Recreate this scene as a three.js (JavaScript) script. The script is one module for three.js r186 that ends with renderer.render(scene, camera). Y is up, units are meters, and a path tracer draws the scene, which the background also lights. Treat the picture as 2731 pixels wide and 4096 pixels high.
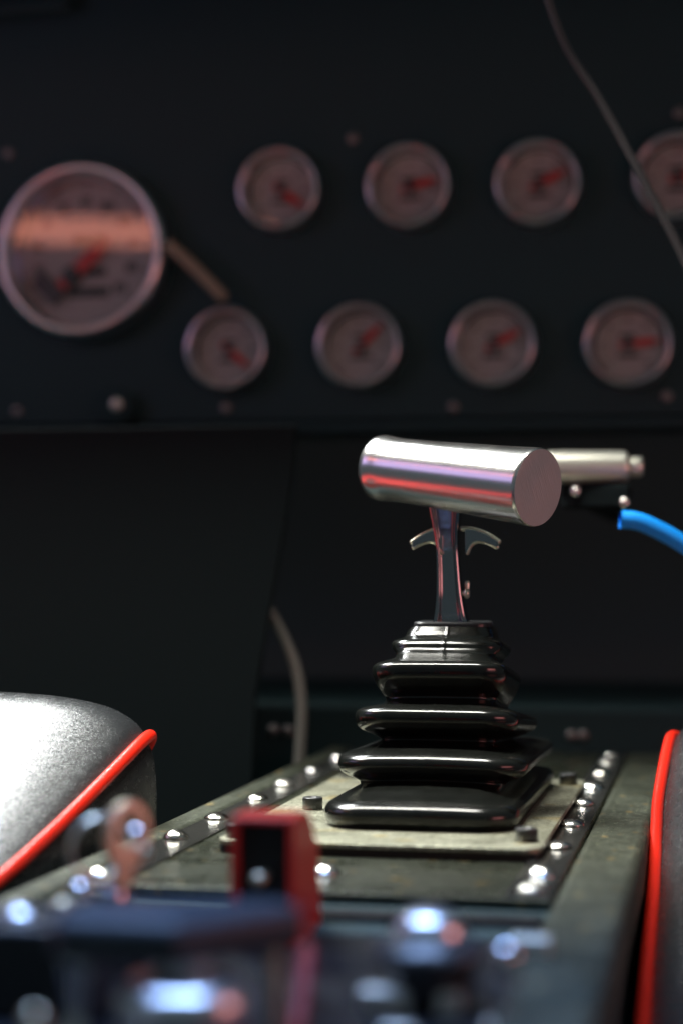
import * as THREE from 'three';
import { RoundedBoxGeometry } from 'three/addons/geometries/RoundedBoxGeometry.js';
import { RectAreaLightUniformsLib } from 'three/addons/lights/RectAreaLightUniformsLib.js';
import { mergeGeometries } from 'three/addons/utils/BufferGeometryUtils.js';

// ---------------------------------------------------------------- camera, light, exposure
const scene = new THREE.Scene();
const V = (x, y, z) => new THREE.Vector3(x, y, z);
const YAW = THREE.MathUtils.degToRad(11.65), PITCH = THREE.MathUtils.degToRad(1.85);
const camera = new THREE.PerspectiveCamera(31.02, 682 / 1024, 0.05, 20);
camera.position.set(0, 0.12, 0);
camera.lookAt(V(-Math.sin(YAW) * Math.cos(PITCH), 0.12 + Math.sin(PITCH), -Math.cos(YAW) * Math.cos(PITCH)));
camera.focus = 0.925;
camera.userData.fStop = 3.4;
scene.add(camera);

scene.background = new THREE.Color().setRGB(0.075, 0.1, 0.105);   // dim light of the dark garage round the car
RectAreaLightUniformsLib.init();
const KEY = { at: [-0.4, 0.76, -0.93], to: [-0.4, 0, -0.93], w: 0.7, h: 0.1, color: [1, 0.985, 0.9], power: 84, hood: 0.21, flap: 0.18, up: [0, 0, -1] };
const FRONT = { at: [-0.86, 1.1, -1.5], to: [-0.34, 0, -0.8], w: 0.6, h: 0.13, color: [0.96, 1, 0.98], power: 104, hood: 0.03, flap: 0.6 };
const VIOLET = { at: [-0.98, 0.5, -0.72], to: [-0.2, 0.2, -1.0], w: 0.42, h: 0.3, color: [0.6, 0.46, 1], power: 1.3, hood: 0.03 };
const RED = { at: [0.55, 0.12, -0.6], to: [-0.25, 0.25, -1.2], w: 0.4, h: 0.16, color: [1, 0.3, 0.26], power: 4.6, hood: 0.03 };
const ROSE = { at: [-0.8, 0.552, -0.6], to: [-0.5, 0.4, -1.42], w: 0.5, h: 0.034, color: [1, 0.33, 0.22], power: 8, hood: 0.02 };
const BLUE = { at: [-0.22, 0.74, -0.54], to: [-0.22, 0, -0.5], w: 0.62, h: 0.13, color: [0.34, 0.53, 1], power: 48, hood: 0.1, flap: 0.25, up: [0, 0, -1] };

const renderer = new THREE.WebGLRenderer({ antialias: true });
renderer.toneMapping = THREE.LinearToneMapping;
renderer.toneMappingExposure = 1;
renderer.shadowMap.enabled = true;
renderer.setSize(682, 1024);

// ---------------------------------------------------------------- helpers
let seed = 7;
const rnd = () => { seed = (seed * 1664525 + 1013904223) >>> 0; return seed / 4294967296; };
const used = {};
const numbered = (n) => { used[n] = (used[n] ?? -1) + 1; return used[n] ? `${n}_${String(used[n]).padStart(3, '0')}` : n; };
function thing(name, label, category, [x, y, z] = [0, 0, 0], group) {
  const o = new THREE.Group(); o.name = numbered(name); o.position.set(x, y, z); scene.add(o);
  o.userData = { label, category }; if (group) o.userData.group = group;
  return o;
}
function obj(name, g, m, parent = scene) {
  const o = new THREE.Mesh(g, m); o.name = parent === scene ? numbered(name) : name;
  o.castShadow = o.receiveShadow = true; parent.add(o); return o;
}
function tag(o, label, category, group) { o.userData = { label, category }; if (group) o.userData.group = group; return o; }
function struct(name, g, m, label, category) { const o = obj(name, g, m); o.userData = { kind: 'structure', label, category }; return o; }
const merge = (list) => mergeGeometries(list.map((g) => { const n = g.index ? g.toNonIndexed() : g; if (!n.attributes.uv) n.setAttribute('uv', new THREE.BufferAttribute(new Float32Array(n.attributes.position.count * 2), 2)); return n; }));
function uvm(g) {                                              // uv in metres, projected along the main axis of each normal
  const p = g.attributes.position, n = g.attributes.normal, uv = new Float32Array(p.count * 2);
  for (let i = 0; i < p.count; i++) {
    const a = Math.abs(n.getX(i)), b = Math.abs(n.getY(i)), c = Math.abs(n.getZ(i));
    const [u, v] = b >= a && b >= c ? [p.getX(i), p.getZ(i)] : a >= c ? [p.getZ(i), p.getY(i)] : [p.getX(i), p.getY(i)];
    uv[2 * i] = u; uv[2 * i + 1] = v;
  }
  g.setAttribute('uv', new THREE.BufferAttribute(uv, 2)); return g;
}
function box(x0, x1, y0, y1, z0, z1, r = 0.001) {
  const g = new RoundedBoxGeometry(x1 - x0, y1 - y0, z1 - z0, 3, Math.min(r, (x1 - x0) / 2.1, (y1 - y0) / 2.1, (z1 - z0) / 2.1));
  g.translate((x0 + x1) / 2, (y0 + y1) / 2, (z0 + z1) / 2); return uvm(g);
}
const lathe = (pts, n = 48) => new THREE.LatheGeometry(pts.map(([r, y]) => new THREE.Vector2(r, y)), n);
function tube(pts, r, n = 80, rs = 14, close = false) {
  const c = new THREE.CatmullRomCurve3(pts.map((p) => V(...p)), close, 'centripetal');
  const g = new THREE.TubeGeometry(c, n, r, rs, close);
  if (close) return g;
  const caps = [0, 1].map((t) => { const s = new THREE.SphereGeometry(r, rs, 8); s.translate(...c.getPointAt(t).toArray()); return s; });
  return merge([g, ...caps]);
}
function gridGeometry(rows, cols, fn, closed = false) {        // surface through fn(i, j) -> [x, y, z, u, v]
  const pos = [], uv = [], idx = [];
  for (let i = 0; i < rows; i++) for (let j = 0; j < cols; j++) { const p = fn(i, j); pos.push(p[0], p[1], p[2]); uv.push(p[3] ?? j / cols, p[4] ?? i / rows); }
  for (let i = 0; i < rows - 1; i++) for (let j = 0; j < (closed ? cols : cols - 1); j++) {
    const a = i * cols + j, b = i * cols + (j + 1) % cols, c = a + cols, d = b + cols;
    idx.push(a, b, c, b, d, c);
  }
  const g = new THREE.BufferGeometry();
  g.setAttribute('position', new THREE.Float32BufferAttribute(pos, 3)); g.setAttribute('uv', new THREE.Float32BufferAttribute(uv, 2));
  g.setIndex(idx); g.computeVertexNormals(); return g;
}
function catmull(list, t) {                                    // list of equal-length number arrays, t in 0..1
  const n = list.length - 1, f = Math.min(t * n, n - 1e-9), i = Math.floor(f), u = f - i;
  const P = (k) => list[Math.max(0, Math.min(n, k))];
  return list[0].map((_, c) => {
    const a = P(i - 1)[c], b = P(i)[c], d = P(i + 1)[c], e = P(i + 2)[c];
    return 0.5 * (2 * b + (d - a) * u + (2 * a - 5 * b + 4 * d - e) * u * u + (3 * b - a - 3 * d + e) * u * u * u);
  });
}

// ---------------------------------------------------------------- textures and materials
const hash = (x, y, s) => { let h = (x * 374761393 + y * 668265263 + s * 974634777) | 0; h = Math.imul(h ^ (h >>> 13), 1274126177); return ((h ^ (h >>> 16)) >>> 0) / 4294967296; };
function vnoise(u, v, nx, ny, s) {                             // periodic value noise, nx by ny cells
  const x = u * nx, y = v * ny, i = Math.floor(x), j = Math.floor(y), a = x - i, b = y - j, sa = a * a * (3 - 2 * a), sb = b * b * (3 - 2 * b);
  const H = (p, q) => hash(((p % nx) + nx) % nx, ((q % ny) + ny) % ny, s);
  return (H(i, j) * (1 - sa) + H(i + 1, j) * sa) * (1 - sb) + (H(i, j + 1) * (1 - sa) + H(i + 1, j + 1) * sa) * sb;
}
function texture(size, metres, fn, color = false) {
  const d = new Uint8Array(size * size * 4);
  for (let y = 0; y < size; y++) for (let x = 0; x < size; x++) {
    const c = fn(x / size, y / size), k = 4 * (y * size + x), rgb = Array.isArray(c) ? c : [c, c, c];
    for (let q = 0; q < 3; q++) d[k + q] = Math.max(0, Math.min(255, Math.round(rgb[q] * 255)));
    d[k + 3] = 255;
  }
  const t = new THREE.DataTexture(d, size, size); t.wrapS = t.wrapT = THREE.RepeatWrapping; t.magFilter = THREE.LinearFilter; t.minFilter = THREE.LinearMipmapLinearFilter; t.generateMipmaps = true;
  if (color) t.colorSpace = THREE.SRGBColorSpace;
  t.repeat.set(1 / metres, 1 / metres); t.needsUpdate = true; return t;
}
const speckBump = texture(512, 0.06, (u, v) => 0.5 * vnoise(u, v, 128, 128, 1) + 0.3 * vnoise(u, v, 60, 60, 2) + 0.2 * vnoise(u, v, 12, 12, 3));
const brushBump = texture(512, 0.08, (u, v) => 0.6 * vnoise(u, v, 10, 256, 4) + 0.4 * vnoise(u, v, 24, 120, 5));
const plateRough = texture(512, 0.09, (u, v) => 0.55 + 0.25 * vnoise(u, v, 90, 120, 6) + 0.2 * vnoise(u, v, 7, 9, 7));
const deckRough = texture(512, 0.12, (u, v) => 0.32 + 0.36 * vnoise(u, v, 9, 12, 8) + 0.22 * vnoise(u, v, 120, 50, 9) + (vnoise(u, v, 170, 170, 10) > 0.86 ? 0.3 : 0));
const deckColor = texture(1024, 0.16, (u, v) => {
  const a = 0.15 + 0.08 * vnoise(u, v, 8, 10, 11) + 0.07 * vnoise(u, v, 60, 40, 12), dust = (vnoise(u, v, 150, 150, 13) > 0.9 ? 0.26 : 0) + (vnoise(u, v, 14, 400, 33) > 0.9 ? 0.07 : 0) + (vnoise(u, v, 300, 18, 34) > 0.92 ? 0.06 : 0);
  const rust = Math.max(0, vnoise(u, v, 23, 19, 45) - 0.84) * 2.2;
  return [a + dust + rust * 0.8, a + 0.015 + dust + rust * 0.45, a - 0.025 + dust * 0.8];
}, true);
const plateColor = texture(1024, 0.14, (u, v) => {
  const g = 0.30 * (vnoise(u, v, 240, 320, 41) - 0.5) + 0.16 * (vnoise(u, v, 90, 60, 42) - 0.5) + 0.12 * (vnoise(u, v, 9, 7, 43) - 0.5), stain = Math.max(0, vnoise(u, v, 11, 13, 44) - 0.78) * 0.4, a = 0.61 + g;
  return [a + stain * 0.2, a - stain * 0.35, a - 0.07 - stain * 1.3];
}, true);
const leatherBump = texture(512, 0.03, (u, v) => { let m = 1; for (let k = 0; k < 3; k++) m = Math.min(m, Math.abs(vnoise(u, v, 26 + 9 * k, 26 + 7 * k, 14 + k) - 0.5) * 2); return Math.min(1, m * 2.2) * 0.7 + 0.3 * vnoise(u, v, 60, 60, 18); });
const leatherRough = texture(512, 0.03, (u, v) => 0.8 + 0.1 * vnoise(u, v, 40, 40, 20) + 0.1 * vnoise(u, v, 6, 6, 21));
const rubberRough = texture(512, 0.05, (u, v) => 0.7 + 0.25 * vnoise(u, v, 10, 10, 22) + 0.1 * vnoise(u, v, 80, 80, 23) + (vnoise(u, v, 150, 150, 24) > 0.93 ? 0.3 : 0));
const rubberColor = texture(512, 0.05, (u, v) => { const d = (vnoise(u, v, 150, 150, 24) > 0.9 ? 0.16 : 0) * (vnoise(u, v, 7, 7, 25)), a = 0.055 + 0.025 * vnoise(u, v, 12, 12, 26); return [a + d, a + d + 0.006, a + d * 0.8]; }, true);
const turnedRough = texture(512, 0.05, (u, v) => 0.78 + 0.1 * vnoise(u, v, 90, 90, 27) + 0.26 * vnoise(u, v, 5, 5, 28));

const lin = (r, g, b) => new THREE.Color().setRGB(r, g, b);
const std = (o) => new THREE.MeshStandardMaterial(o), phys = (o) => new THREE.MeshPhysicalMaterial(o);
const M = {
  plate: std({ map: plateColor, metalness: 0.85, roughness: 0.6, roughnessMap: plateRough, bumpMap: speckBump, bumpScale: 0.00024 }),
  deck: std({ map: deckColor, metalness: 0.55, roughness: 0.5, roughnessMap: deckRough, bumpMap: brushBump, bumpScale: 0.00004 }),
  rail: std({ map: deckColor, metalness: 0.6, roughness: 0.85, roughnessMap: plateRough, bumpMap: speckBump, bumpScale: 0.0002 }),
  strip: std({ color: lin(0.06, 0.06, 0.056), metalness: 0.5, roughness: 0.2, roughnessMap: deckRough, bumpMap: brushBump, bumpScale: 0.00003 }),
  rivet: std({ color: lin(0.75, 0.74, 0.72), metalness: 1, roughness: 0.22 }),
  rivetDull: std({ color: lin(0.55, 0.54, 0.5), metalness: 1, roughness: 0.36 }),
  rivetWorn: std({ color: lin(0.68, 0.66, 0.6), metalness: 1, roughness: 0.28, roughnessMap: deckRough }),
  blackSteel: std({ color: lin(0.03, 0.031, 0.033), metalness: 0, roughness: 0.32 }),
  rubber: std({ map: rubberColor, metalness: 0, roughness: 0.21, roughnessMap: rubberRough }),
  darkChrome: std({ color: lin(0.3, 0.3, 0.32), metalness: 1, roughness: 0.1 }),
  chrome: std({ color: lin(0.72, 0.73, 0.75), metalness: 1, roughness: 0.12 }),
  oldSteel: std({ color: lin(0.3, 0.28, 0.27), metalness: 1, roughness: 0.45 }),
  satinChrome: std({ color: lin(0.78, 0.78, 0.8), metalness: 1, roughness: 0.3 }),
  brassChrome: std({ color: lin(0.85, 0.82, 0.66), metalness: 1, roughness: 0.3 }),
  aluminium: phys({ color: lin(0.64, 0.63, 0.63), metalness: 1, roughness: 0.27, roughnessMap: turnedRough, anisotropy: 0.5, anisotropyRotation: Math.PI / 2 }),
  aluminiumFace: std({ color: lin(0.64, 0.63, 0.63), metalness: 1, roughness: 0.55, roughnessMap: turnedRough, bumpMap: brushBump, bumpScale: 0.00009 }),
  leather: std({ color: lin(0.018, 0.02, 0.022), metalness: 0, roughness: 0.29, roughnessMap: leatherRough, bumpMap: leatherBump, bumpScale: 0.00008 }),
  piping: std({ color: lin(0.7, 0.02, 0.008), metalness: 0, roughness: 0.27, bumpMap: leatherBump, bumpScale: 0.00007 }),
  redCloth: std({ color: lin(0.6, 0.02, 0.015), metalness: 0, roughness: 0.6, bumpMap: leatherBump, bumpScale: 0.0003 }),
  dash: phys({ color: lin(0.016, 0.042, 0.045), metalness: 0, specularIntensity: 0.7, roughness: 0.75, bumpMap: speckBump, bumpScale: 0.0002 }),
  trim: phys({ color: lin(0.005, 0.01, 0.011), metalness: 0, specularIntensity: 0.25, roughness: 0.8, bumpMap: speckBump, bumpScale: 0.0001 }),
  carpet: std({ color: lin(0.09, 0.15, 0.155), metalness: 0, roughness: 1 }),
  bezel: std({ color: lin(0.78, 0.77, 0.79), metalness: 1, roughness: 0.28 }),
  needle: std({ color: lin(0.45, 0.012, 0.008), roughness: 0.5 }),
  hub: std({ color: lin(0.02, 0.02, 0.02), roughness: 0.5 }),
  pane: phys({ color: lin(1, 1, 1), transmission: 1, thickness: 0, roughness: 0.02, ior: 1.45 }),
  cable: std({ color: lin(0.045, 0.048, 0.05), roughness: 0.5 }),
  hose: std({ color: lin(0.13, 0.135, 0.12), roughness: 0.55 }),
  blueHose: phys({ color: lin(0.004, 0.3, 0.95), roughness: 0.42 }),
  nickel: std({ color: lin(0.8, 0.78, 0.68), metalness: 0.9, roughness: 0.42 }),
  redPlastic: std({ color: lin(0.5, 0.02, 0.012), roughness: 0.35 }),
  blackPlastic: phys({ color: lin(0.025, 0.027, 0.03), specularIntensity: 0.6, roughness: 0.42, bumpMap: speckBump, bumpScale: 0.0001 }),
  brass: std({ color: lin(0.6, 0.54, 0.38), metalness: 1, roughness: 0.4 }),
  panel: phys({ color: lin(0.006, 0.007, 0.009), metalness: 0, specularIntensity: 0.35, roughness: 0.8, roughnessMap: deckRough, bumpMap: brushBump, bumpScale: 0.00005 }),
  lampHood: std({ color: lin(0.02, 0.02, 0.02), roughness: 0.9 }),
};

// ---------------------------------------------------------------- lamps (outside the picture)
function lamp(name, label, L) {
  const o = thing(name, label, 'lamp', L.at);
  if (L.up) o.up.set(...L.up);
  o.lookAt(V(...L.to));                                       // +z of the group points at the target
  const e = Math.max(...L.color), w = L.w, h = L.h, t = 0.012, d = L.hood;
  obj('back_plate', box(-w / 2 - t, w / 2 + t, -h / 2 - t, h / 2 + t, -0.03, -0.012, 0.004), M.lampHood, o);
  const glow = std({ color: lin(0.8, 0.8, 0.8), emissive: lin(...L.color.map((c) => c / e)), emissiveIntensity: L.power * 0.15 });
  obj('diffuser', box(-w / 2, w / 2, -h / 2, h / 2, -0.0115, -0.002, 0.003), glow, o);
  obj('hood_side', box(-w / 2 - t, -w / 2 - 0.002, -h / 2 - t, h / 2 + t, -0.0115, d, 0.003), M.lampHood, o);
  obj('hood_side', box(w / 2 + 0.002, w / 2 + t, -h / 2 - t, h / 2 + t, -0.0115, d, 0.003), M.lampHood, o);
  obj('hood_flap', box(-w / 2 - 0.0015, w / 2 + 0.0015, -h / 2 - t, -h / 2 - 0.002, -0.0115, d, 0.003), M.lampHood, o);
  obj('hood_flap', box(-w / 2 - 0.0015, w / 2 + 0.0015, h / 2 + 0.002, h / 2 + t, -0.0115, L.flap ?? d, 0.003), M.lampHood, o);
  const l = new THREE.RectAreaLight(lin(...L.color), L.power, w, h);
  l.name = name + '_glow'; l.position.set(0, 0, 0.001); l.rotation.y = Math.PI; o.add(l);   // RectAreaLight shines along its -z
  return o;
}
lamp('strip_lamp', 'long white strip lamp hung above the gear shifter', KEY);
lamp('strip_lamp', 'long white strip lamp ahead, shining over the dashboard', FRONT);
lamp('panel_lamp', 'violet panel lamp out at the driver side window', VIOLET);
lamp('panel_lamp', 'red panel lamp low beyond the passenger seat', RED);
lamp('panel_lamp', 'thin rose strip lamp at the driver side, aimed at the gauges', ROSE);
lamp('panel_lamp', 'small blue panel lamp above the switch panel', BLUE);

// ---------------------------------------------------------------- setting
const DZ = -1.42;                                             // face of the dashboard
struct('floor', box(-1.6, 1.2, -0.32, -0.3, -2.0, 0.6, 0.002), M.carpet, 'dark carpeted car floor', 'floor');
struct('firewall', box(-1.6, 1.2, -0.3, 0.6, -1.92, -1.9, 0.002), M.carpet, 'dark firewall behind the dashboard', 'wall');
const tunnel = tag(obj('tunnel_cover', merge([box(-0.42, 0.1, -0.3, 0.026, -1.6, -1.3, 0.006)]), M.dash), 'black tunnel cover box at the far end of the console', 'cover');

// dashboard
const dash = thing('dashboard', 'flat black instrument panel holding the round gauges', 'dashboard', [0, 0, DZ]);
obj('panel', box(-1.3, 0.8, 0.239, 0.62, -0.03, 0, 0.002), M.dash, dash);
obj('top_shelf', box(-1.3, 0.8, 0.6205, 0.636, -0.49, 0.08, 0.004), M.dash, dash);
obj('lower_lip', box(-1.3, 0.8, 0.229, 0.2375, -0.06, 0.006, 0.003), M.dash, dash);
const screwShape = lathe([[0, 0.0022], [0.0018, 0.0021], [0.0034, 0.0014], [0.0042, 0.0004], [0.0042, 0], [0, 0]], 24); screwShape.rotateX(Math.PI / 2);
for (const [x, y] of [[-0.2837, 0.4622], [-0.572, 0.4637], [-0.2043, 0.2479], [-0.3865, 0.2505], [-0.0407, 0.2533], [-0.5631, 0.2508], [-0.03, 0.47]]) { const s = obj('screw', screwShape, M.oldSteel, dash); s.position.set(x, y, 0.0005); }
for (const [x, y] of [[-0.318, 0.0055], [-0.307, 0.0052], [-0.104, 0.0053], [-0.096, 0.0056]]) {
  const s = obj('screw', screwShape, M.oldSteel, tunnel); s.position.set(x, y, -1.2995); s.scale.setScalar(0.9);
}

// ---------------------------------------------------------------- gauges
function dialTexture(big, k) {
  const c = document.createElement('canvas'), S = 512; c.width = c.height = S; const g = c.getContext('2d');
  g.fillStyle = '#9a9490'; g.fillRect(0, 0, S, S); g.fillStyle = '#1c1a1a'; g.strokeStyle = '#1c1a1a';
  const R = S / 2, n = big ? 60 : 30, from = Math.PI * 0.75, span = Math.PI * 1.5;
  for (let i = 0; i <= n; i++) {
    const a = from + span * i / n, major = i % (big ? 6 : 5) === 0;
    g.lineWidth = major ? 7 : 3; g.beginPath();
    g.moveTo(R + Math.cos(a) * R * 0.96, R + Math.sin(a) * R * 0.96); g.lineTo(R + Math.cos(a) * R * (major ? 0.84 : 0.89), R + Math.sin(a) * R * (major ? 0.84 : 0.89)); g.stroke();
    if (major) { const x = R + Math.cos(a) * R * 0.68, y = R + Math.sin(a) * R * 0.68; const w = big ? 13 : 10, q = i > n / 2 ? 3 : 2; for (let e = 0; e < q; e++) g.fillRect(x + (e - q / 2) * (w + 5), y - (big ? 17 : 13), w - (e + i + k) % 3 * 2, big ? 34 : 26); }
  }
  if (big) { g.fillRect(R - 52, R - 62, 128, 40); g.fillRect(R - 46, R + 52, 116, 30); g.fillRect(R - 70, R + 118, 150, 34); }
  else { g.fillRect(R - 74, R + 58, 148, 30); g.fillRect(R - 60 + 6 * (k % 2), R - 92 + 10 * (k % 3), 108, 26); g.lineWidth = 16; g.beginPath(); g.arc(R, R, R * 0.93, from + span * 0.1 * (k % 4), from + span * (0.62 + 0.08 * (k % 5))); g.stroke(); }
  const t = new THREE.CanvasTexture(c); t.colorSpace = THREE.SRGBColorSpace; return t;
}
function gauge(x, y, r, label, needleAngle, k, big = false) {
  const o = thing(big ? 'large_gauge' : 'gauge', label, 'gauge', [x, y, DZ + 0.0006], 'gauges on the dashboard');
  const d = big ? 0.024 : 0.018;
  const bz = lathe([[r * 0.985, 0], [r * 0.99, d * 0.45], [r * 0.965, d * 0.8], [r * 0.92, d], [r * 0.87, d * 0.93], [r * 0.825, d * 0.55], [r * 0.815, 0.0035]], 72); bz.rotateX(Math.PI / 2);
  obj('bezel', bz, M.bezel, o);
  const df = new THREE.CircleGeometry(r * 0.84, 64); df.translate(0, 0, 0.003);
  obj('dial', df, std({ map: dialTexture(big, k), roughness: 0.7 }), o);
  const nl = big ? r * 0.62 : r * 0.72, nw = big ? r * 0.085 : r * 0.09;
  const sh = new THREE.Shape(); sh.moveTo(-r * 0.2, -nw * 0.7); sh.lineTo(nl * 0.6, -nw); sh.lineTo(nl, 0); sh.lineTo(nl * 0.6, nw); sh.lineTo(-r * 0.2, nw * 0.7); sh.closePath();
  const ng = new THREE.ExtrudeGeometry(sh, { depth: 0.001, bevelEnabled: false }); ng.translate(0, 0, 0.0062); 
  const n = obj('needle', ng, M.needle, o); n.rotation.z = needleAngle;
  const hub = lathe([[0, 0.0085], [r * 0.1, 0.008], [r * 0.115, 0.006], [r * 0.115, 0.003]], 32); hub.rotateX(Math.PI / 2);
  const h = obj('hub', hub, M.hub, o);
  if (big) {                                                  // the large one has its needle set low with a dark weight on its tail
    n.position.set(-0.012, -0.019, 0); h.position.set(-0.012, -0.019, 0);
    const w = obj('needle_weight', new RoundedBoxGeometry(0.028, 0.015, 0.003, 3, 0.0014), M.hub, o); w.position.set(-0.031, -0.029, 0.0075); w.rotation.z = -0.75;
  }
  const pg = new THREE.CircleGeometry(r * 0.832, 64); pg.translate(0, 0, d * 0.6);
  obj('glass', pg, M.pane, o);
  return o;
}
gauge(-0.5025, 0.3785, 0.0728, 'large round tachometer with pale dial at the edge of the photo', 0.72, 0, true);
const deg = Math.PI / 180;
gauge(-0.3403, 0.4217, 0.0341, 'small round gauge of the upper row, next to the large tachometer', -35 * deg, 1);
gauge(-0.2375, 0.4202, 0.0341, 'second small round gauge of the upper row from the tachometer', 14 * deg, 2);
gauge(-0.137, 0.4183, 0.0343, 'third small round gauge of the upper row, left of the hanging cable', 24 * deg, 3);
gauge(-0.0312, 0.419, 0.0346, 'small round gauge partly behind the hanging cable, cut by the frame', 10 * deg, 4);
gauge(-0.383, 0.2965, 0.034, 'small round gauge of the lower row below the tan lever', -40 * deg, 5);
gauge(-0.2765, 0.2963, 0.0345, 'second small round gauge of the lower row from the tan lever', 45 * deg, 6);
gauge(-0.172, 0.2948, 0.0347, 'small round gauge of the lower row straight above the shifter handle', 28 * deg, 7);
gauge(-0.069, 0.2928, 0.0347, 'rightmost small round gauge of the lower row', 6 * deg, 8);

const stalk = thing('dash_lever', 'short tan lever sticking out between large tachometer and lower gauges', 'lever', [-0.4266, 0.3783, DZ]);
obj('rod', tube([[0, 0, 0.022], [0.02, -0.018, 0.024], [0.0436, -0.0417, 0.026]], 0.0048, 24, 16), std({ color: lin(0.3, 0.24, 0.16), roughness: 0.55 }), stalk);
obj('mount', tube([[-0.001, 0.001, 0.0006], [0, 0, 0.022]], 0.0035, 8, 12), M.hub, stalk);

const knob = thing('dash_switch', 'small dark rotary switch with a bright screw under the large tachometer', 'switch', [-0.4737, 0.2525, DZ]);
obj('cap', lathe([[0, 0.016], [0.011, 0.0157], [0.014, 0.013], [0.015, 0.008], [0.015, 0.001]], 40).rotateX(Math.PI / 2), M.dash, knob);
{ const s = obj('screw', screwShape, M.nickel, knob); s.position.set(0.001, 0.001, 0.016); s.scale.setScalar(1.15); }
tag(obj('roll_bar', tube([[-0.95, 0.58, -1.405], [-0.6, 0.579, -1.405], [-0.52, 0.582, -1.408]], 0.008, 40, 20), M.dash), 'dark padded bar along the top of the dashboard', 'bar');

// ---------------------------------------------------------------- cables and hoses behind the shifter
tag(obj('hanging_cable', tube([[-0.11, 0.53, -1.067], [-0.1009, 0.4697, -1.071], [-0.0977, 0.4544, -1.0721], [-0.0874, 0.4264, -1.0752], [-0.0701, 0.3984, -1.0796], [-0.0529, 0.3665, -1.0843], [-0.0406, 0.3423, -1.0876], [-0.0213, 0.3041, -1.0928], [-0.0086, 0.271, -1.0965], [0.02, 0.2, -1.11]], 0.0026, 140, 14), M.cable), 'thin grey cable hanging across the gauges', 'cable');
{
  const sh = new THREE.Shape(); sh.moveTo(-0.3175, -0.3); sh.lineTo(-0.3065, 0.034); sh.lineTo(-0.2905, 0.127); sh.lineTo(-0.281, 0.182); sh.lineTo(-0.2785, 0.2165); sh.lineTo(-0.8, 0.2165); sh.lineTo(-0.8, 0.2); sh.lineTo(-0.8, -0.3); sh.closePath();
  const g = new THREE.ExtrudeGeometry(sh, { depth: 0.003, bevelEnabled: true, bevelSize: 0.0014, bevelThickness: 0.0014, bevelSegments: 4 }); g.translate(0, 0, -1.2);
  tag(obj('kick_panel', uvm(g), M.trim), 'dark footwell side panel hiding the top of the bent hose', 'panel');
}
tag(obj('bent_hose', tube([[-0.36, 0.118, -1.216], [-0.325, 0.112, -1.216], [-0.3035, 0.0975, -1.216], [-0.29, 0.0752, -1.216], [-0.2815, 0.054, -1.216], [-0.278, 0.03, -1.216], [-0.279, -0.002, -1.216], [-0.283, -0.06, -1.216]], 0.0037, 90, 18), M.hose), 'pale grey hose bent in an arc behind the console', 'hose');
tag(obj('blue_hose', (() => {
  const c = new THREE.CatmullRomCurve3([[-0.0572, 0.15, -1.07], [-0.048, 0.149, -1.072], [-0.0386, 0.1452, -1.0741], [-0.022, 0.1357, -1.0778], [0.005, 0.115, -1.083], [0.03, 0.08, -1.09]].map((p) => V(...p)));
  const g = new THREE.TubeGeometry(c, 60, 0.0052, 20); const cap = new THREE.CircleGeometry(0.0052, 20); cap.rotateY(-Math.PI / 2); cap.translate(-0.0572, 0.15, -1.07);
  return merge([g, cap]);
})(), M.blueHose), 'bright blue hose with a cut end beside the shifter handle', 'hose');

const valve = thing('valve', 'pale metal valve cylinder with end nut behind the shifter handle', 'valve', [-0.077, 0.1846, -1.1465]);
{
  const g = lathe([[0, -0.03], [0.0085, -0.03], [0.0102, -0.028], [0.0102, 0.017], [0.0096, 0.0195], [0.0075, 0.021], [0, 0.021]], 40); g.rotateZ(-Math.PI / 2); g.rotateY(0.2);
  obj('cylinder', g, M.nickel, valve);
  const n = lathe([[0, 0.0212], [0.0065, 0.0212], [0.0072, 0.0225], [0.0072, 0.028], [0.0062, 0.0295], [0, 0.0295]], 6); n.rotateZ(-Math.PI / 2); n.rotateY(0.2);
  obj('end_nut', n, M.nickel, valve);
  obj('body', box(-0.02, 0.022, -0.026, -0.0108, -0.014, 0.006, 0.003), M.trim, valve);
  for (const [x, y] of [[-0.0112, -0.0152], [0.0186, -0.0222]]) { const b = obj('bolt', lathe([[0, 0.004], [0.002, 0.0036], [0.0033, 0.002], [0.0036, 0]], 20).rotateX(Math.PI / 2), M.rivet, valve); b.position.set(x, y, 0.006); }
  obj('bracket', box(-0.008, 0.008, -0.026, -0.018, -0.27, -0.0142, 0.002), M.trim, valve);
}

// ---------------------------------------------------------------- console
const console_ = thing('console', 'riveted grey metal centre console with worn edges', 'console');
obj('body', box(-0.272, -0.04, -0.3, -0.0105, -1.298, -0.66, 0.004), M.dash, console_);
obj('deck_sheet', box(-0.258, -0.065, -0.0103, -0.006, -1.296, -0.714, 0.0008), M.deck, console_);
for (const [x0, x1] of [[-0.2765, -0.2583], [-0.0647, -0.036]]) obj('side_rail', box(x0, x1, -0.03, -0.0052, -1.297, -0.4, 0.0045), M.rail, console_);
for (const [x0, x1] of [[-0.2577, -0.2385], [-0.0835, -0.0653]]) obj('rivet_strip', box(x0, x1, -0.0058, -0.005, -1.294, -0.716, 0.0003), M.strip, console_);
const rivetShape = lathe([[0, 0.0034], [0.0017, 0.0033], [0.0036, 0.0027], [0.0051, 0.0017], [0.006, 0.0007], [0.0062, 0.0002], [0.0062, -0.0002], [0, -0.0002]], 32);
const rivets = [];
for (const z of [-1.262, -1.222, -1.152, -1.078, -0.999, -0.918, -0.843, -0.766, -0.727]) rivets.push([-0.0738, z]);
for (const z of [-1.21, -1.133, -1.054, -0.99, -0.907, -0.836, -0.729]) rivets.push([-0.2515, z]);
rivets.push([-0.1625, -0.756]);
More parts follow.
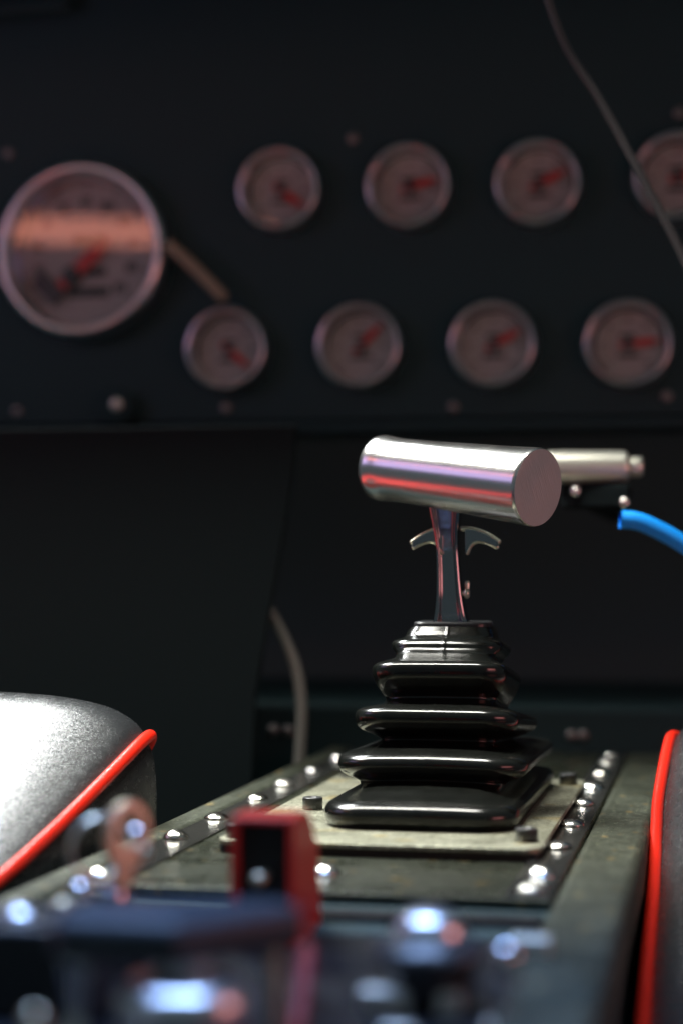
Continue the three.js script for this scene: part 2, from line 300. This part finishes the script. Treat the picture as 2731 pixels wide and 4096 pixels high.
rivets.forEach(([x, z], i) => {
  const r = obj('rivet', rivetShape, [M.rivet, M.rivetDull, M.rivet, M.rivetWorn][Math.floor(hash(i, 3, 9) * 4)], console_); r.position.set(x, x === -0.1625 ? -0.0058 : -0.0048, z); r.rotation.set((hash(i, 1, 5) - 0.5) * 0.2, i, (hash(i, 2, 5) - 0.5) * 0.2); r.scale.set(1 + (hash(i, 4, 7) - 0.5) * 0.14, 0.85 + hash(i, 5, 7) * 0.35, 1 + (hash(i, 6, 7) - 0.5) * 0.14);
});

// ---------------------------------------------------------------- gear shifter
const shifter = thing('gear_shifter', 'T-handle gear shifter with polished grip and black rubber bellows boot', 'gear shifter');
{
  const s = new THREE.Shape(), x0 = -0.2225, x1 = -0.0785, z0 = -1.075, z1 = -0.803, r = 0.008;
  s.moveTo(x0 + r, -z1); s.lineTo(x1 - r, -z1); s.quadraticCurveTo(x1, -z1, x1, -z1 + r); s.lineTo(x1, -z0 - r); s.quadraticCurveTo(x1, -z0, x1 - r, -z0);
  s.lineTo(x0 + r, -z0); s.quadraticCurveTo(x0, -z0, x0, -z0 - r); s.lineTo(x0, -z1 + r); s.quadraticCurveTo(x0, -z1, x0 + r, -z1);
  const g = new THREE.ExtrudeGeometry(s, { depth: 0.0014, bevelEnabled: true, bevelThickness: 0.0005, bevelSize: 0.0005, bevelSegments: 3, curveSegments: 8 });
  g.rotateX(-Math.PI / 2); g.translate(0, -0.0019, 0); g.computeVertexNormals();
  obj('mounting_plate', uvm(g), M.plate, shifter);
  obj('plate_gasket', box(x0 + 0.001, x1 - 0.001, -0.0062, -0.0021, z0 + 0.001, z1 - 0.001, 0.001), M.lampHood, shifter);
}
const capShape = lathe([[0, 0.0052], [0.0022, 0.0052], [0.0024, 0.006], [0.0046, 0.006], [0.0051, 0.0055], [0.0051, 0], [0, 0]], 32);
for (const [x, z] of [[-0.0862, -0.825], [-0.2035, -0.915], [-0.2155, -0.812], [-0.0862, -1.05], [-0.214, -1.06]]) { const c = obj('cap_screw', capShape, M.blackSteel, shifter); c.position.set(x, 0.0001, z); c.rotation.y = x * 90; }

// bellows boot: rings of a rounded rectangle; each level gives near height, near edge, half width, far edge, far height (mm)
const LV = [
  [0.0, -848.5, 44.6, -1058, 0.0], [3.5, -846.3, 46, -1060, 3], [6.5, -846, 46.4, -1061, 5.6], [9.2, -847.6, 45.6, -1060, 8], [11, -851, 43.6, -1056, 9.8], [12, -856, 40.6, -1050, 10.8], [13.2, -865, 37, -1040, 12], [15, -876, 34, -1030, 13.4],
  [17.6, -886, 37, -1032, 15.5], [20, -884, 43, -1040, 17.6], [23, -881.6, 46.4, -1047, 20], [26.6, -881, 47, -1050, 23], [29.2, -882.6, 46, -1048, 25.6], [30.8, -886, 43.6, -1043, 27], [31.8, -891, 39.6, -1033, 28], [33.4, -900, 33.6, -1018, 28.8], [36, -908, 29, -1004, 29.6],
  [38.8, -905, 32.6, -1005, 30.6], [42, -899, 38.4, -1013, 32.4], [45.4, -896.8, 40.6, -1019, 34.6], [49, -896.4, 41, -1021, 37.2], [51.4, -897.6, 40.2, -1020, 39.4], [52.8, -900.8, 38, -1015, 40.6], [53.6, -906, 34, -1004, 41.4], [54.6, -913, 29, -994, 42.6],
  [57.4, -916.5, 28.2, -990, 46], [62, -912.6, 31, -994, 51.5], [67, -909.8, 33.4, -998, 56.5], [71.2, -909.2, 34.2, -999, 60.5], [73.8, -910, 33.8, -998.5, 63], [75.2, -913, 31.8, -996, 65], [75.9, -918.5, 28.6, -992, 66.6],
  [77, -927, 25.2, -988, 68.5], [78.6, -933, 25.6, -990, 71], [80.6, -936.2, 28, -994, 74], [82.8, -937.6, 29.2, -996, 77], [84.6, -940, 28.4, -995, 79.6], [85.4, -944, 26, -992, 81.6], [86.2, -949, 23.6, -990, 84], [88.6, -951.6, 22.4, -989.5, 88], [91, -954, 20.8, -988.5, 91],
];
{
  const N = 240, rows = LV.length * 7;
  const g = gridGeometry(rows, N, (i, j) => {
    const [y0, zn, hw, zf, y1] = catmull(LV, i / (rows - 1));
    const hz = (zn - zf) / 2, zc = (zn + zf) / 2, rc = Math.min(hw, hz) * 0.42, fx = hw - rc, fz = hz - rc, arc = Math.PI / 2 * rc, per = 4 * fx + 4 * fz + 4 * arc;
    let s = (j / N) * per, x, z;                               // start at the middle of the near face
    const seg = [fx, arc, 2 * fz, arc, 2 * fx, arc, 2 * fz, arc, fx]; let k = 0;
    while (k < 8 && s > seg[k]) { s -= seg[k]; k++; }
    const a = s / rc;
    if (k === 0) [x, z] = [s, hz]; else if (k === 1) [x, z] = [fx + rc * Math.sin(a), fz + rc * Math.cos(a)]; else if (k === 2) [x, z] = [hw, fz - s];
    else if (k === 3) [x, z] = [fx + rc * Math.cos(a), -fz - rc * Math.sin(a)]; else if (k === 4) [x, z] = [fx - s, -hz]; else if (k === 5) [x, z] = [-fx - rc * Math.sin(a), -fz - rc * Math.cos(a)];
    else if (k === 6) [x, z] = [-hw, -fz + s]; else if (k === 7) [x, z] = [-fx - rc * Math.cos(a), fz + rc * Math.sin(a)]; else [x, z] = [-fx + s, hz];
    const near = (z + hz) / (2 * hz), bow = Math.max(0, 1 - (x / hw) ** 2);
    let y = y1 + (y0 - y1) * near;
    if (z > 0) { z += bow * 1.2 * near; y += bow * 0.9 * near * Math.min(1, y0 / 6) * (y0 < 34 ? 1 : 0.3); }
    y += 0.25 * (vnoise(j / N, i / rows, 9, 11, 31) - 0.5) * 2 * Math.min(1, y0 / 8); z += 0.35 * (vnoise(j / N, i / rows, 7, 9, 32) - 0.5);
    if (j <= 1 || j >= N - 1) { z += j === 0 ? 0.45 : 0.16; y += j === 0 ? 0.15 : 0; }   // moulding seam
    return [-0.14 + x / 1000, y / 1000, (zc + z) / 1000, j / N * 0.3, i / rows * 0.25];
  }, true);
  obj('boot', g, M.rubber, shifter);
}
{
  const s = new THREE.Shape(), hw = 0.0185, hz = 0.0155, r = 0.007;
  s.moveTo(-hw + r, -hz); s.lineTo(hw - r, -hz); s.quadraticCurveTo(hw, -hz, hw, -hz + r); s.lineTo(hw, hz - r); s.quadraticCurveTo(hw, hz, hw - r, hz); s.lineTo(-hw + r, hz); s.quadraticCurveTo(-hw, hz, -hw, hz - r); s.lineTo(-hw, -hz + r); s.quadraticCurveTo(-hw, -hz, -hw + r, -hz);
  const g = new THREE.ExtrudeGeometry(s, { depth: 0.0012, bevelEnabled: true, bevelThickness: 0.0012, bevelSize: 0.0012, bevelSegments: 4, curveSegments: 10 });
  g.rotateX(-Math.PI / 2); g.translate(-0.14, 0.0912, -0.9725);
  obj('boot_collar', g, M.blackSteel, shifter);
}
// stem: flat bar with raised edges, waisted in the middle
const ST = [[90.5, 10.4, 6.5, -141, -972], [94, 9.2, 6, -141.1, -971.8], [99, 8.1, 5.6, -141.3, -971.3], [108, 6.9, 5.2, -141.6, -970.6], [119, 6.3, 5, -142, -970], [131, 6.0, 5, -142.4, -969], [141, 6.6, 5.2, -142.9, -967.6], [148, 7.6, 5.6, -143, -966.4], [155, 8.6, 6.2, -143.2, -965.2], [162, 9.2, 6.6, -143.4, -964]];
{
  const N = 96, rows = 70;
  const g = gridGeometry(rows, N, (i, j) => {
    const [y, hw, hz, x0, z0] = catmull(ST, i / (rows - 1)), a = (j / N) * Math.PI * 2, e = 0.32;
    const cx = Math.cos(a), sx = Math.sin(a), x = hw * Math.sign(cx) * Math.abs(cx) ** e; let z = hz * Math.sign(sx) * Math.abs(sx) ** e;
    const q = Math.abs(x) / hw; const groove = 1 - THREE.MathUtils.smoothstep(q, 0.5, 0.74); z *= 1 - 0.34 * groove * THREE.MathUtils.smoothstep(Math.abs(z) / hz, 0.6, 1);
    return [(x0 + x) / 1000, y / 1000, (z0 + z) / 1000];
  }, true);
  obj('stem', g, M.darkChrome, shifter);
}
{
  const trig = new THREE.Group(); trig.name = 'trigger'; trig.position.set(-0.1385, 0.1425, -0.9665); shifter.add(trig);
  for (const s of [-1, 1]) {
    const k = s > 0 ? 1 : 0.97, sh = new THREE.Shape();
    sh.moveTo(s * 0.006, 0.0002); sh.quadraticCurveTo(s * 0.014 * k, 0, s * 0.0232 * k, -0.0066); sh.lineTo(s * 0.0224 * k, -0.0094); sh.quadraticCurveTo(s * 0.015, -0.0056, s * 0.0105, -0.0064); sh.quadraticCurveTo(s * 0.0072, -0.0085, s * 0.006, -0.013); sh.closePath();
    const web = new THREE.ExtrudeGeometry(sh, { depth: 0.003, bevelEnabled: true, bevelSize: 0.0004, bevelThickness: 0.0005, bevelSegments: 2, curveSegments: 16 }); web.translate(0, 0, -0.0015);
    obj('web', web, M.darkChrome, trig);
    obj('rim', tube([[s * 0.004, 0.0002, 0], [s * 0.011, -0.0006, 0], [s * 0.0178 * k, -0.0032, 0], [s * 0.0234 * k, -0.0068, 0]], 0.0014, 40, 12).scale(1, 1, 1.5), M.brassChrome, trig);
    obj('rim', tube([[s * 0.0068, -0.0125, 0], [s * 0.0086, -0.0086, 0], [s * 0.0116, -0.0066, 0], [s * 0.0165 * k, -0.0069, 0], [s * 0.0224 * k, -0.0096, 0]], 0.0013, 40, 12).scale(1, 1, 1.5), M.brassChrome, trig);
  }
  const sc = new THREE.Group(); sc.name = 'side_screw'; sc.position.set(-0.1352, 0.1085, -0.968); shifter.add(sc);
  obj('screw_head', lathe([[0, 0.0046], [0.0021, 0.0044], [0.0028, 0.0034], [0.0028, 0.002], [0.0014, 0.0016], [0.0014, 0]], 24).rotateZ(-Math.PI / 2), M.brassChrome, sc);
  obj('screw_tab', lathe([[0, 0.005], [0.001, 0.0048], [0.0014, 0.0034], [0.001, 0]], 16), M.brassChrome, sc).position.set(0.0032, 0.0018, 0);
}
// grip: turned bar, flared at the far end
{
  const B = V(-0.2, 0, -0.98), handle = new THREE.Group(); handle.name = 'handle'; shifter.add(handle);
  const px = (x, y, d) => { const S = 4096 / 2352, f = 7380, F = V(-Math.sin(YAW) * Math.cos(PITCH), Math.sin(PITCH), -Math.cos(YAW) * Math.cos(PITCH)), R = F.clone().cross(V(0, 1, 0)).normalize(), U = R.clone().cross(F); return V(0, 0.12, 0).add(F.addScaledVector(R, (x * S - 1365.5) / f).addScaledVector(U, (2048 - y * S) / f).multiplyScalar(d)); };
  const a = px(868, 1074, 0.998), b = px(1235, 1120, 0.925), L = a.distanceTo(b);
  handle.position.copy(a); handle.quaternion.setFromUnitVectors(V(0, 1, 0), b.clone().sub(a).normalize());
  const prof = [[0, 0], [0.0150, 0], [0.0164, 0.0005], [0.0174, 0.0018], [0.0178, 0.004], [0.01775, 0.007], [0.0172, 0.012], [0.01705, 0.018], [0.0172, 0.026], [0.0177, 0.045], [0.0184, 0.066], [0.0192, 0.088], [0.01985, L - 0.006], [0.02, L - 0.0016], [0.0198, L - 0.0005], [0.0193, L]];
  const c = new THREE.CatmullRomCurve3(prof.slice(4, 14).map(([r, y]) => V(r, y, 0)));
  const pts = [...prof.slice(0, 4), ...c.getPoints(60).map((p) => [p.x, p.y]), ...prof.slice(14)];
  const g = lathe(pts, 128); const uv = g.attributes.uv; for (let i = 0; i < uv.count; i++) uv.setXY(i, uv.getX(i) * 0.12, g.attributes.position.getY(i));
  obj('grip', g, M.aluminium, handle);
  const f = new THREE.CircleGeometry(0.0194, 96); f.rotateX(-Math.PI / 2); f.translate(0, L + 0.00004, 0); obj('end_face', uvm(f), M.aluminiumFace, handle);
}

// ---------------------------------------------------------------- seats
function bolster(name, label, side, seam, zEnd, round, top0, extraRed, rise = 0) {
  // seam: [z, y] from near to far, all at x = X; the top panel lies away from the console, the side panel faces it
  const o = thing(name, label, 'seat', [0, 0, 0]);
  const rows = 90, N = 110;
  const seamAt = (z, c) => { const a = seam.yz; for (let i = 0; i < a.length - 1; i++) if (z >= a[i + 1][0]) { const t = (z - a[i][0]) / (a[i + 1][0] - a[i][0]); return a[i][c] + (a[i + 1][c] - a[i][c]) * t; } return a[a.length - 1][c]; };
  const seamY = (z) => (seamAt(z - 0.012, 1) + seamAt(z, 1) * 2 + seamAt(z + 0.012, 1)) / 4, seamX = (z) => (seamAt(z - 0.012, 2) + seamAt(z, 2) * 2 + seamAt(z + 0.012, 2)) / 4;
  const z0 = seam.yz[0][0];
  const station = (i) => { const t = i / (rows - 1), tt = t < 0.6 ? t / 0.6 * (1 - round) : 1 - round + round * Math.sin((t - 0.6) / 0.4 * Math.PI / 2); const z = z0 + (zEnd - z0) * tt; const e = Math.max(0, (tt - (1 - round)) / round); return [z, Math.sqrt(Math.max(0, 1 - e ** 2.6)), e]; };
  const ring = (z) => { const y = seamY(z), top = top0 * THREE.MathUtils.lerp(1, THREE.MathUtils.clamp((-z - 0.68) / 0.2, 0, 1), rise); return [[0, y], [-0.008, y + top * 0.42], [-0.026, y + top * 0.78], [-0.06, y + top], [-0.105, y + top], [-0.145, y + top * 0.5], [-0.16, y - 0.06], [-0.15, -0.2], [-0.06, -0.24], [0.0, -0.2], [0.004, -0.1], [0.0055, y - 0.045], [0.004, y - 0.014], [0.0006, y - 0.002]]; };
  const at = (i, j) => {
    const [z, k] = station(i), c = ring(z), n = c.length, t = j / N * n, q = Math.floor(t), u = t - q;
    const sharp = (m) => ((m % n) + n) % n;                    // corner at the seam: no smoothing across it
    const P0 = q === 0 ? c[0] : c[sharp(q - 1)], P1 = c[q], P2 = c[sharp(q + 1)], P3 = q + 1 >= n ? c[0] : c[sharp(q + 2)];
    const cr = (d) => 0.5 * (2 * P1[d] + (P2[d] - P0[d]) * u + (2 * P0[d] - 5 * P1[d] + 4 * P2[d] - P3[d]) * u * u + (3 * P1[d] - P0[d] - 3 * P2[d] + P3[d]) * u * u * u);
    const rx = -0.055, ry = seamY(z) - 0.05;
    return V(seamX(z) + side * (rx + (cr(0) - rx) * k), ry + (cr(1) - ry) * k, z);
  };
  const g = gridGeometry(rows, N, (i, j) => { const p = at(i, j); return [p.x, p.y, p.z, j / N * 0.6, -p.z * 1.1]; }, true);
  obj('cushion', g, M.leather, o);
  const pts = []; for (let i = 0; i < rows - 2; i += 3) { const p = at(i, 0); p.x += side * 0.0016; p.y += 0.0012; pts.push(p.toArray()); }
  pts.push(...extraRed.map((p) => p));
  const pg = tube(pts, 0.0032, 240, 16), pu = pg.attributes.uv; for (let i = 0; i < pu.count; i++) pu.setXY(i, pu.getX(i) * 0.6, pu.getY(i) * 0.02);
  obj('piping', pg, M.piping, o);
  return o;
}
const LEFT = [[-0.3, -0.09, -0.36], [-0.5, -0.06, -0.335], [-0.65, -0.034, -0.312], [-0.739, -0.0101, -0.2998], [-0.786, 0.002, -0.296], [-0.822, 0.0125, -0.293], [-0.858, 0.0244, -0.289], [-0.886, 0.034, -0.286], [-0.904, 0.0385, -0.2845], [-0.93, 0.0385, -0.284], [-0.96, 0.034, -0.284]];
const leftSeat = bolster('seat_bolster', 'black leather seat bolster with bright red piping, left of the console', 1, { yz: LEFT }, -0.95, 0.12, 0.0225, [], 0.85);
const RIGHT = [[-0.4, -0.1, -0.018], [-0.735, -0.0571, -0.0299], [-0.796, -0.0426, -0.0302], [-0.867, -0.0287, -0.0305], [-0.913, -0.0156, -0.0311], [-0.964, -0.0, -0.0319], [-0.994, 0.0121, -0.0301], [-1.02, 0.0243, -0.0284], [-1.04, 0.0293, -0.0262], [-1.09, 0.031, -0.026]];
const rightSeat = bolster('seat_bolster', 'black leather seat bolster with red piping at the right frame edge', -1, { yz: RIGHT }, -1.07, 0.06, 0.02, []);
tag(obj('seat_cushion', box(-0.62, -0.462, -0.2, 0.012, -1.02, -0.62, 0.03), M.redCloth), 'red seat cushion beyond the left leather bolster', 'seat');

// ---------------------------------------------------------------- switch panel in front (out of focus)
const panel = thing('switch_panel', 'dark blue-grey switch panel at the near end of the console', 'panel');
obj('sheet', box(-0.2575, -0.0655, -0.019, -0.012, -0.69, -0.38, 0.001), M.panel, panel);
obj('back_step', box(-0.2575, -0.0655, -0.0118, -0.0075, -0.69, -0.676, 0.001), M.panel, panel);
for (const [x0, x1, y0, y1, z0, z1] of [[-0.107, -0.0765, -0.0118, -0.0045, -0.552, -0.544], [-0.0683, -0.0555, -0.005, 0.0012, -0.61, -0.602], [-0.0955, -0.086, -0.0118, -0.0085, -0.522, -0.516]]) obj('trim_strip', box(x0, x1, y0, y1, z0, z1, 0.0008), M.nickel, panel);

// red guard over a toggle switch
const guard = thing('guarded_switch', 'red flip-up guard over a toggle switch on the panel', 'switch', [-0.1585, -0.0118, -0.632]);
guard.scale.set(1, 0.95, 1);
{
  const prof = (w) => { const s = new THREE.Shape(); s.moveTo(0, 0); s.lineTo(0, 0.0455); s.quadraticCurveTo(0.001, 0.0475, 0.004, 0.0475); s.lineTo(0.02, 0.0475); s.quadraticCurveTo(0.03, 0.044, 0.036, 0.03); s.lineTo(0.042, 0.012); s.lineTo(0.042, 0); s.closePath(); const g = new THREE.ExtrudeGeometry(s, { depth: w, bevelEnabled: true, bevelSize: 0.0004, bevelThickness: 0.0004, bevelSegments: 2 }); g.rotateY(Math.PI / 2); return g; };
  const wl = prof(0.0018); wl.translate(-0.0112, 0, 0); const wr = prof(0.0018); wr.translate(0.0094, 0, 0);
  obj('guard_cover', merge([wl, wr, box(-0.0112, 0.0112, 0.0455, 0.0478, -0.022, 0.0005, 0.0008), box(-0.0112, 0.0112, 0.004, 0.034, -0.041, -0.037, 0.0008)]), M.redPlastic, guard);
  obj('switch_body', box(-0.009, 0.009, 0, 0.0448, -0.034, -0.004, 0.001), M.lampHood, guard);
  obj('toggle', lathe([[0, 0.012], [0.0022, 0.0115], [0.0028, 0.0095], [0.0018, 0.004], [0.0018, 0]], 20).rotateX(Math.PI / 2), M.brass, guard).position.set(0, 0.026, -0.0042);
}
// key in its lock
const lock = thing('key_lock', 'chrome key lock on the switch panel under the brass key', 'lock', [-0.203, -0.0118, -0.597]);
obj('barrel', lathe([[0, 0.026], [0.0062, 0.026], [0.0075, 0.0252], [0.0078, 0.02], [0.0078, 0]], 40), M.darkChrome, lock);
obj('bezel_ring', lathe([[0.008, 0.01], [0.0105, 0.0098], [0.012, 0.0075], [0.0122, 0], [0.008, 0]], 40), M.chrome, lock);
const key = thing('key', 'pale brass key standing upright in the panel lock', 'key', [-0.1985, 0.0145, -0.597]);
{
  const s = new THREE.Shape(); s.absellipse(0, 0.0165, 0.0085, 0.0112, 0, Math.PI * 2); const h = new THREE.Path(); h.absellipse(0, 0.0185, 0.0052, 0.0062, 0, Math.PI * 2); s.holes.push(h);
  const g = new THREE.ExtrudeGeometry(s, { depth: 0.0022, bevelEnabled: true, bevelSize: 0.0007, bevelThickness: 0.0006, bevelSegments: 3, curveSegments: 28 }); g.translate(0, 0, -0.0011);
  key.rotation.y = 0.95; key.rotation.z = -0.12;
  obj('bow', g, M.brass, key); obj('blade', box(-0.0035, 0.0035, -0.0002, 0.0062, -0.0011, 0.0011, 0.0004), M.brass, key);
}
const kr = new THREE.TorusGeometry(0.0105, 0.0009, 12, 48); tag(obj('key_ring', kr, M.brassChrome), 'thin wire key ring hanging from the brass key', 'key ring'); scene.children.at(-1).position.set(-0.2045, 0.0275, -0.592); scene.children.at(-1).rotation.set(0.15, 0.75, 0.2);
for (const [x, y, z, r, label] of [[-0.1905, 0.0335, -0.588, 0.0032, 'upper chrome bead beside the brass key'], [-0.1878, 0.0275, -0.588, 0.0024, 'lower small bead beside the brass key'], [-0.2075, 0.0155, -0.581, 0.0036, 'bright chrome bead below the key ring'], [-0.2115, 0.0108, -0.576, 0.003, 'copper-toned bead lowest on the key chain']])
  tag(obj('chain_bead', new THREE.SphereGeometry(r, 24, 16).scale(1, 0.85, 1).translate(x, y, z), label.startsWith('copper') || label.startsWith('lower') ? M.brass : M.chrome), label, 'bead', 'beads of the key chain');

// rotary cut-off switch: wedge handle on chrome collars
const rotary = thing('rotary_switch', 'big rotary switch with black wedge handle on chrome collars', 'switch', [-0.1445, -0.0118, -0.487]);
obj('flange', lathe([[0, 0.021], [0.012, 0.0212], [0.016, 0.0205], [0.0182, 0.018], [0.0186, 0.014], [0.018, 0.0125], [0.018, 0], [0, 0]], 64), M.satinChrome, rotary);
obj('collar', lathe([[0, 0.0305], [0.0076, 0.0305], [0.0086, 0.0292], [0.0088, 0.0262], [0.0084, 0.0242], [0.0084, 0.0212], [0, 0.0212]], 48), M.satinChrome, rotary);
{
  const s = new THREE.Shape(); s.moveTo(-0.032, 0.012); s.lineTo(-0.034, -0.008); s.lineTo(-0.031, -0.0115); s.lineTo(0.001, -0.0115); s.lineTo(0.0265, 0.02); s.lineTo(0.022, 0.0245); s.lineTo(-0.026, 0.0165); s.closePath();
  const g = new THREE.ExtrudeGeometry(s, { depth: 0.0045, bevelEnabled: true, bevelSize: 0.004, bevelThickness: 0.0042, bevelSegments: 5 }); g.rotateX(-Math.PI / 2); g.scale(0.92, 1, 0.92); g.translate(0, 0.0305, 0);
  obj('wedge_handle', uvm(g), std({ color: lin(0.026, 0.034, 0.046), roughness: 0.4, bumpMap: speckBump, bumpScale: 0.0001 }), rotary);
}
// relay box with two domed caps at the left
const relay = thing('relay_box', 'black box with two domed caps at the left bottom edge', 'box', [-0.18, -0.0118, -0.515]);
obj('case', box(-0.05, 0.0, 0, 0.0275, -0.035, 0.0, 0.002), M.blackPlastic, relay);
for (const x of [-0.027, -0.0075]) obj('cap', lathe([[0, 0.0042], [0.003, 0.0036], [0.005, 0.0016], [0.0054, 0]], 28), M.satinChrome, relay).position.set(x, 0.0275, -0.012);
const knobShape = lathe([[0, 0.032], [0.003, 0.0312], [0.0046, 0.028], [0.0046, 0.022], [0.003, 0.0165], [0.003, 0.006], [0.0055, 0.005], [0.0055, 0]], 32);
for (const [x, z, k, mat, label] of [[-0.1745, -0.486, 1, 'chrome', 'chrome toggle knob between the black box and the rotary switch'], [-0.1735, -0.452, 0.62, 'brass', 'copper-toned toggle knob at the bottom edge of the photo'], [-0.0612, -0.531, 0.8, 'chrome', 'chrome toggle knob right of the push button']]) {
  const t = thing('toggle_switch', label, 'switch', [x, -0.0118, z], 'toggle switches'); const m = obj('lever', knobShape, M[mat], t); m.scale.setScalar(k);
  obj('nut', lathe([[0.004, 0.003], [0.0072, 0.003], [0.0078, 0.002], [0.0078, 0]], 6), M.nickel, t);
}
const button = thing('push_button', 'chrome push button with wide domed flange', 'button', [-0.0878, -0.0118, -0.557]);
obj('flange', lathe([[0.0095, 0.0225], [0.0125, 0.0215], [0.0165, 0.0185], [0.0172, 0.0165], [0.0165, 0.015], [0.014, 0.012], [0.0135, 0], [0, 0]], 56), M.blackSteel, button);
obj('cap', lathe([[0, 0.03], [0.004, 0.0296], [0.0072, 0.0284], [0.0092, 0.0268], [0.0104, 0.0245], [0.0107, 0.022], [0.0107, 0.02], [0, 0.02]], 48), M.satinChrome, button);
tag(obj('brass_terminal', lathe([[0, 0.026], [0.0016, 0.0256], [0.0021, 0.024], [0.0021, 0]], 20).translate(-0.1255, -0.0118, -0.515), M.brass), 'small upright brass terminal beside the rotary switch', 'terminal');
tag(obj('red_wire', tube([[-0.1295, -0.0115, -0.57], [-0.1285, -0.002, -0.565], [-0.1235, 0.006, -0.548], [-0.1205, 0.0, -0.53], [-0.1195, -0.0105, -0.515], [-0.1185, -0.0095, -0.46]], 0.0022, 60, 12), std({ color: lin(0.2, 0.008, 0.008), roughness: 0.6 })), 'red wire looped on the panel beside the rotary switch', 'wire');

scene.traverse((o) => { if (o.isMesh) { o.castShadow = true; o.receiveShadow = true; } });
renderer.render(scene, camera);
